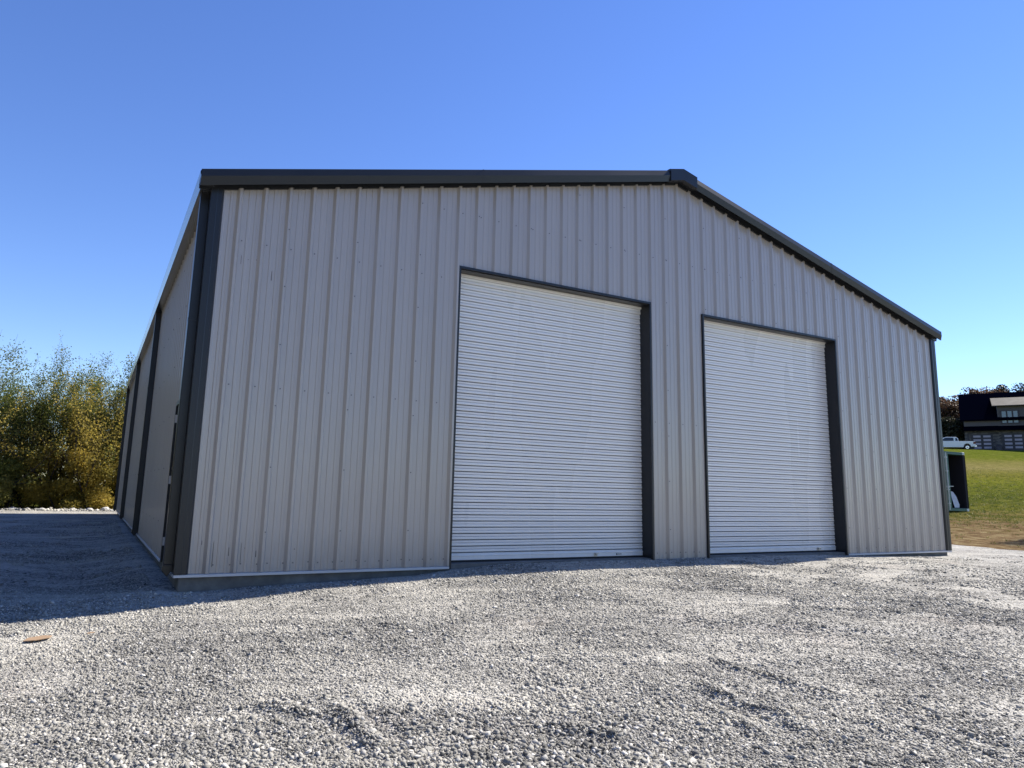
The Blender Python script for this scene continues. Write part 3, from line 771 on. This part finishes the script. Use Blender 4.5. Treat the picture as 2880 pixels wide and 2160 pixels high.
def hwindow(x0, x1, z0, z1, n):
    y = -.09; b = MB(); t = .12
    b.box(x0-t, x1+t, y-.05, y+.02, z0-t, z0); b.box(x0-t, x1+t, y-.05, y+.02, z1, z1+t)
    w = (x1-x0)/n
    for i in range(n+1):
        xx = x0+i*w; b.box(xx-t*.8, xx+t*.8, y-.048, y+.02, z0, z1)
    fr = b.build('window', M_HTR, HOUSE)
    for i in range(n): hbox('pane', x0+i*w+t*.8, x0+(i+1)*w-t*.8, y-.012, y+.01, z0, z1, M_GLS, fr)
hwindow(hu(1285), hu(1630), 4.45, 6.2, 3)
hwindow(hu(2000), hu(2330), 4.45, 6.2, 3)
def garage(x0, x1):
    d = hbox('garage_door', x0, x1, -.05, .05, -.3, 2.80, M_HTR)
    W_ = (x1-x0)
    for c in (.12, .57):
        for r in range(4):
            z = .62+r*.566
            hbox('pane', x0+W_*c, x0+W_*(c+.33), -.075, -.052, z, z+.30, M_FROST, d)
garage(hu(650), hu(1085)); garage(hu(1260), hu(1700)); garage(hu(1870), hu(2310))
hbox('downspout', hu(585), hu(615), -.15, -.02, -.2, 2.9, M_HTR)
b = MB(); b.box(-.35, .35, -.35, .35, 0, .95); b.box(-.38, .38, -.40, .38, .95, 1.05); b.tube((-.3, .38, .12), (-.2, .38, .12), .12, .12, 10); b.tube((.2, .38, .12), (.3, .38, .12), .12, .12, 10)
bp = HO+HX*hu(1180)-HB*.7
o = b.build('waste_bin', plain('bin_plastic', (.02, .02, .035), .5), bevel=.03); o.location = (bp.x, bp.y, hz); o.rotation_euler = (0, 0, ang)
tag(o, 'dark waste bin standing between the garage doors of the hill house', 'bin')
# low outbuilding left of the house, mostly behind the pickup
p = world(2645, 1268, 118); SH = thing('outbuilding', (p.x, p.y, H(p.x, p.y)), math.atan2(-.488, .873), label='low outbuilding with pale grey roof behind the white pickup', cat='shed')
b = MB(); b.box(-4, 1.6, 0, 5, -.2, 1.6); b.build('wall', M_HST, SH)
b = MB(); b.sweep([(-4.4, 1.5), (-4.4, 1.7), (-1.2, 3.0), (2.1, 1.75), (2.1, 1.55), (-1.2, 2.8)], lambda q: (q[0], -.4, q[1]), lambda q: (q[0], 5.4, q[1])); b.build('roof', painted('shed_roof', (.22, .23, .25), .4), SH)

# ------------------------------------------------------------------ white pickup (front to the left, tail to the right)
p = world(2742, 1268, 105); PK = thing('pickup_truck', (p.x, p.y, H(p.x, p.y)-.12), math.atan2(-.488, .873)-math.radians(23), label='white crew cab pickup parked on the hilltop in front of the house', cat='pickup truck')
M_PW = painted('pickup_white', (.72, .74, .76), .25, .02); M_TG = N('tinted_glass').set((.012, .014, .02), .1, 0., None, .6); M_RED = plain('red_lens', (.12, .01, .01), .2); M_CHR = plain('chrome', (.65, .65, .66), .2, .9)
# local: x=0 at the tail, -5.9 at the nose; y: -1 near side, +1 far side
side = [(-.05, .55), (-.02, 1.0), (-.04, 1.28), (-2.02, 1.30), (-2.06, 1.30), (-4.55, 1.28), (-5.55, 1.18), (-5.80, 1.0), (-5.86, .55), (-5.3, .42), (-5.25, .50), (-5.15, .80), (-4.95, .95), (-4.65, .95), (-4.45, .80), (-4.33, .42), (-1.55, .42), (-1.45, .75), (-1.22, .95), (-.90, .95), (-.68, .75), (-.60, .48)]
b = MB(); b.sweep(side, lambda q: (q[0], -.98, q[1]), lambda q: (q[0], .98, q[1])); body = b.build('body', M_PW, PK, bevel=.03)
cab = [(-2.06, 1.29), (-2.18, 1.80), (-2.45, 1.93), (-3.55, 1.94), (-3.95, 1.84), (-4.62, 1.29)]
b = MB(); b.sweep(cab, lambda q: (q[0], -.90+.12*max(0, q[1]-1.4), q[1]), lambda q: (q[0], .90-.12*max(0, q[1]-1.4), q[1])); b.build('cab', M_PW, PK, bevel=.03)
def glass(pts, nm='side_window'):
    b = MB(); b.poly([(x, -.905+.12*max(0, z-1.4)-.012, z) for x, z in pts]); b.build(nm, M_TG, PK)
    b = MB(); b.poly([(x, .905-.12*max(0, z-1.4)+.012, z) for x, z in pts][::-1]); b.build(nm, M_TG, PK)
glass([(-2.72, 1.36), (-2.70, 1.82), (-3.55, 1.85), (-3.86, 1.78), (-4.38, 1.36)]); glass([(-2.16, 1.36), (-2.28, 1.74), (-2.48, 1.82), (-2.50, 1.36)], 'quarter_window')
b = MB(); b.quad((-2.085, -.75, 1.34), (-2.085, .75, 1.34), (-2.22, .70, 1.80), (-2.22, -.70, 1.80)); b.build('rear_window', M_TG, PK)
b = MB(); b.box(-.06, -.005, -.93, .93, .6, 1.26); b.build('tailgate', M_PW, PK, bevel=.02)
for s in (-1, 1):
    b = MB(); b.box(-.30, .01, s*.985-.03, s*.985+.03, .88, 1.22); b.build('tail_light', M_RED, PK, bevel=.02)
b = MB(); b.box(-.28, .14, -.95, .95, .48, .68); b.build('rear_bumper', M_CHR, PK, bevel=.03)
b = MB(); b.box(-1.8, -.05, -.86, .86, 1.301, 1.303); b.build('bed_cover', M_BLACK, PK)
for s in (-1, 1):
    b = MB(); b.box(-4.35, -4.2, s*1.10-.1, s*1.10+.1, 1.30, 1.5); b.build('mirror', M_PW, PK, bevel=.02)
for x in (-1.07, -4.80):
    for s in (-1, 1):
        b = MB(); b.tube((x, s*.72, .40), (x, s*.99, .40), .40, .40, 24); w = b.build('wheel', M_BLACK, PK, bevel=.03)
        b = MB(); b.tube((x, s*.985, .40), (x, s*1.0, .40), .24, .22, 20)
        for i in range(5):
            a_ = i*1.2566; b.tube((x, s*1.005, .40), (x+.23*math.cos(a_), s*1.0, .40+.23*math.sin(a_)), .04, .03, 6)
        b.build('rim', M_CHR, w)

# ------------------------------------------------------------------ green shipping container
CX0, CX1, CY0 = 30.66, 33.10, 9.0
cz = .70
CN = thing('shipping_container', (CX0, CY0, cz), label='green shipping container with one door open beside the metal building', cat='shipping container')
M_GRN = painted('container_green', (.035, .115, .075), .5, .18); M_CIN = plain('container_inside_shade', (.014, .014, .02), .9); M_ROD = plain('lock_rod_metal', (.62, .66, .62), .5, 0.)  # M_CIN: near-black that paints in the shade in and around the open end
Wc, Lc, Hc = 2.44, 6.06, 2.59
def corr(name, P, T, mat):
    b = MB(); n = int(P/.28)
    pts = []
    for i in range(n+1):
        u = i*P/n
        pts += [(u, 0), (u+.07, 0), (u+.10, .036), (u+.19, .036), (u+.22, 0)]
    pts = [q for q in pts if q[0] <= P]
    for (a_, ha), (c_, hc) in zip(pts[:-1], pts[1:]): b.quad(T(a_, ha, .15), T(c_, hc, .15), T(c_, hc, Hc-.12), T(a_, ha, Hc-.12))
    return b.build(name, mat, CN)
corr('side_panel', Lc-.15, lambda u, h, z: (.04+h, .1+u, z), M_GRN); corr('side_panel', Lc-.15, lambda u, h, z: (Wc-.04-h, .1+u, z), M_GRN)
corr('back_panel', Wc-.1, lambda u, h, z: (.05+u, Lc-.05-h, z), M_GRN)
b = MB(); b.box(.0, Wc, .0, Lc, Hc-.03, Hc-.0); b.build('roof', M_GRN, CN)
b = MB(); b.box(.08, Wc-.08, .05, Lc, .10, .14); b.build('floor', M_CIN, CN)
b = MB(); b.box(.085, .095, .13, Lc-.1, .15, Hc-.05); b.box(Wc-.095, Wc-.085, .13, Lc-.1, .15, Hc-.05); b.box(.095, Wc-.095, Lc-.12, Lc-.1, .15, Hc-.05); b.box(.095, Wc-.095, .13, Lc-.1, Hc-.06, Hc-.05); b.build('shade_lining', M_CIN, CN)  # dark sheets over the green panels, standing in for the interior's shade
for x in (1.52, 1.86, 2.05):
    b = MB(); b.box(x, x+.05, .9, .95, .15, Hc-.1); b.build('inner_rib', plain('inner_rib_paint', (.05, .055, .075), .7), CN)
b = MB()
b2 = MB(); b2.box(Wc-.12, Wc, 0, .12, .12, Hc-.12); b2.build('door_post', M_CIN, CN)  # right post coloured near-black as if in shade
for x in (0, Wc-.12): b.box(x, x+.12, 0, .12, .12, Hc-.12) if x == 0 else None; b.box(x, x+.12, Lc-.12, Lc, .12, Hc-.12); b.box(x, x+.10, .12, Lc-.12, 0, .14); b.box(x, x+.08, .12, Lc-.12, Hc-.12, Hc-.031)
b.box(0, Wc, 0, .12, 0, .12); b.box(0, Wc, .0, .12, Hc-.12, Hc-.031)
b.build('frame', M_GRN, CN, bevel=.01)
for x in (-.02, Wc-.16):
    for z in (-.01, Hc-.11): b = MB(); b.box(x, x+.18, -.02, .16, z, z+.12); b.build('corner_casting', M_ROD, CN, bevel=.01)
def cdoor(T, nm='door', mat=None):
    b = MB(); b.box(.0, 1.08, .0, .05, .13, Hc-.13, T=T)
    for i in range(5): b.box(.12, .96, -.035, .0, .35+i*.43, .52+i*.43, T=T)
    o = b.build(nm, mat or M_GRN, CN)
    for x in (.28, .78):
        r = MB(); r.box(x-.02, x+.02, -.09, -.05, .05, Hc-.06, T=T)
        for z in (.3, .9, 1.0, 1.7, 2.3): r.box(x-.05, x+.05, -.10, -.036, z, z+.05, T=T)
        if True: r.box(x, x+.35, -.11, -.095, 1.05, 1.08, T=T)
        r.build('lock_rod', M_ROD, o)
cdoor(lambda x, y, z: (.12+x, .02+y, z))
hz0 = math.radians(66)
hx, hy = Wc+.03, -.02       # right door swung open past square, seen edge on
dx_, dy_ = math.cos(math.radians(62)), math.sin(math.radians(62))
cdoor(lambda x, y, z: (hx+dx_*x+dy_*(-y), hy+dy_*x+dx_*y, z), mat=M_CIN)  # open door coloured near-black for the shade on its inner face
mb = MB(); zs = [(1.45, 1.45, .15), (1.80, 1.15, .16), (1.98, .62, .17)]
pts = [(0, 0), (.5, 0), (.62, .15), (.55, .6), (.35, .85), (.1, .9), (0, .6)]
mb.sweep(pts, lambda q: (1.55+q[0]*.7+q[1]*-.12, .10+q[1]*.12, .15+q[1]*.80), lambda q: (1.575+q[0]*.7+q[1]*-.12, .11+q[1]*.12, .15+q[1]*.80))
o = mb.build('plastic_sheet', plain('white_sheet', (.55, .56, .6), .5)); o.location = (CX0, CY0, cz)
tag(o, 'white rounded sheet leaning just inside the open green container', 'sheet')

# ------------------------------------------------------------------ grass tufts on the slope
def tufts(n, x0, x1, y0, y1, keep):
    x = rng.uniform(x0, x1, n); y = rng.uniform(y0, y1, n); ok = keep(x, y); x = x[ok]; y = y[ok]; n = len(x)
    nb = 7; x = np.repeat(x, nb)+rng.normal(0, .05, n*nb); y = np.repeat(y, nb)+rng.normal(0, .05, n*nb); z = ground_z(x, y)-.01
    N_ = len(x); h = rng.uniform(.03, .10, N_); a = rng.uniform(0, 6.283, N_); w = rng.uniform(.006, .014, N_); ln = rng.normal(0, .04, (N_, 2))
    v = np.stack([np.stack([x-w*np.cos(a), y-w*np.sin(a), z], 1), np.stack([x+w*np.cos(a), y+w*np.sin(a), z], 1), np.stack([x+ln[:, 0], y+ln[:, 1], z+h], 1)], 1).reshape(-1, 3)
    return v, np.arange(3*N_).reshape(-1, 3), rng.uniform(0, 1, N_)
M_GRS = leaf_mat('grass_blades', [(0, (.04, .07, .008)), (.5, (.10, .14, .012)), (.8, (.20, .18, .04)), (1, (.30, .25, .10))], .3)
def gk(x, y, far=0):
    d = (x-CAM.x)*.488+(y-CAM.y)*.873-21
    w = np.clip((d-4)/9, 0.03, 1)*(.35+.65*vnoise(x, y, .5, 41))
    return (lot_edge(x, y) < -.3) & (rng.uniform(0, 1, len(x)) < w) & (rng.uniform(0, 1, len(x)) < np.exp(-np.clip(d-12, 0, 99)/17.))
v, f, s = tufts(110000, 20.5, 78, 0, 40, gk)
tag(np_mesh('grass', v, f, M_GRS, attr=s), 'short green and straw coloured grass on the slope beside the container', 'grass', kind='stuff')

# ------------------------------------------------------------------ small things on the ground
def rock(x, y, s, label, seed):
    r = np.random.default_rng(seed); import bmesh
    bm = bmesh.new(); bmesh.ops.create_icosphere(bm, subdivisions=2, radius=s)
    k = r.uniform(.6, 1.3, 3)
    dirs = r.normal(0, 1, (7, 3)); dirs /= np.linalg.norm(dirs, axis=1)[:, None]; off = r.uniform(.55, .85, 7)*s
    for v_ in bm.verts:
        c_ = np.array(v_.co)
        for dd_, oo in zip(dirs, off):
            e = c_@dd_-oo
            if e > 0: c_ = c_-dd_*e
        v_.co = c_*k*np.array([1.2, 1, .7])
    me = bpy.data.meshes.new('rock'); bm.to_mesh(me); bm.free(); me.materials.append(M_ROCK)
    o = bpy.data.objects.new('rock', me); COL.objects.link(o); o.location = (x, y, float(gravel_z(np.array([x]), np.array([y]))[0])+s*.25); o.rotation_euler = (0, 0, r.uniform(0, 6))
    tag(o, label, 'rock', 'pale rocks along the far lot edge')
m = N('pale_rock'); M_ROCK = m.set(m.ramp(m.noise(m.pos(), 12, 4), [(.3, (.34, .33, .31)), (.7, (.6, .58, .55))]), .9, 0., m.bump(m.noise(m.pos(), 30, 4), .5, .02))
RK = ((-2.62, 26.4, .16, 'largest pale rock at the far lot edge, left of the building'), (-.35, 26.6, .19, 'flat pale rock in the sunlit strip nearest the building corner'), (-.95, 26.3, .13, 'pale rock second from the building in the sunlit strip'),
      (-1.5, 26.8, .11, 'small pale rock in the middle of the far sunlit strip'), (-3.7, 26.6, .12, 'small pale rock at the far left of the sunlit strip'), (-3.2, 26.0, .09, 'tiny pale rock in front of the dark bush'), (-.05, 25.9, .12, 'pale rock at the foot of the golden bush by the corner'))
for i, (x, y, s, lab) in enumerate(RK): rock(x, y, s, lab, 60+i)
# rubble line where the lot ends
xs = rng.uniform(-12, 3, 2600); ys = 26.6+rng.normal(0, .45, 2600)
tag(stones('gravel', xs, ys, np.clip(rng.lognormal(math.log(.05), .5, 2600), .02, .16)), 'pale rubble along the far edge of the lot before the bushes', 'gravel', kind='stuff')
# tan scrap of board in the foreground at the left edge
def ground_item(name, px, py, mat, pts, th, label, cat, rz=0):
    x, y = pix_ground(px, py, -.33)
    for _ in range(4): x, y = pix_ground(px, py, float(gravel_z(np.array([x]), np.array([y]))[0])+.02)
    b = MB(); b.sweep(pts, lambda q: (q[0], q[1], 0), lambda q: (q[0], q[1], th))
    o = b.build(name, mat); o.location = (x, y, float(gravel_z(np.array([x]), np.array([y]))[0])+.022); o.rotation_euler = (.03, -.04, rz)
    return tag(o, label, cat)
M_CARD = plain('tan_cardboard', (.30, .20, .12), .85)
ground_item('cardboard_scrap', 101, 1797, M_CARD, [(-.10, -.05), (-.02, -.075), (.09, -.05), (.12, .02), (.06, .07), (-.05, .05)], .006, 'tan cardboard scrap on the gravel near the left edge', 'scrap', .2)
ground_item('dry_leaf', 254, 1781, M_CARD, [(-.035, -.012), (0, -.022), (.04, 0), (.01, .02), (-.025, .012)], .004, 'small brown dry leaf on the gravel right of the cardboard scrap', 'leaf', .5)
M_STRIP = plain('pale_strip', (.55, .55, .52), .7)
for i, (px, py, L_, w_, rz, lab) in enumerate(((208, 1513, 1.3, .05, .12, 'longest pale board strip lying in the shade left of the building'), (160, 1512, .9, .03, -.05, 'thin pale strip left of the longest one in the shade'),
                                           (268, 1472, .6, .05, -.9, 'short pale stick nearest the wall in the shade'), (182, 1467, .8, .03, .02, 'faint thin strip farthest back in the shade'))):
    ground_item('wood_strip', px, py, M_STRIP, [(-L_/2, -w_/2), (L_/2, -w_/2*.6), (L_/2, w_/2*.6), (-L_/2, w_/2)], .015, lab, 'wood strip', rz)['group'] = 'pale strips in the shade'
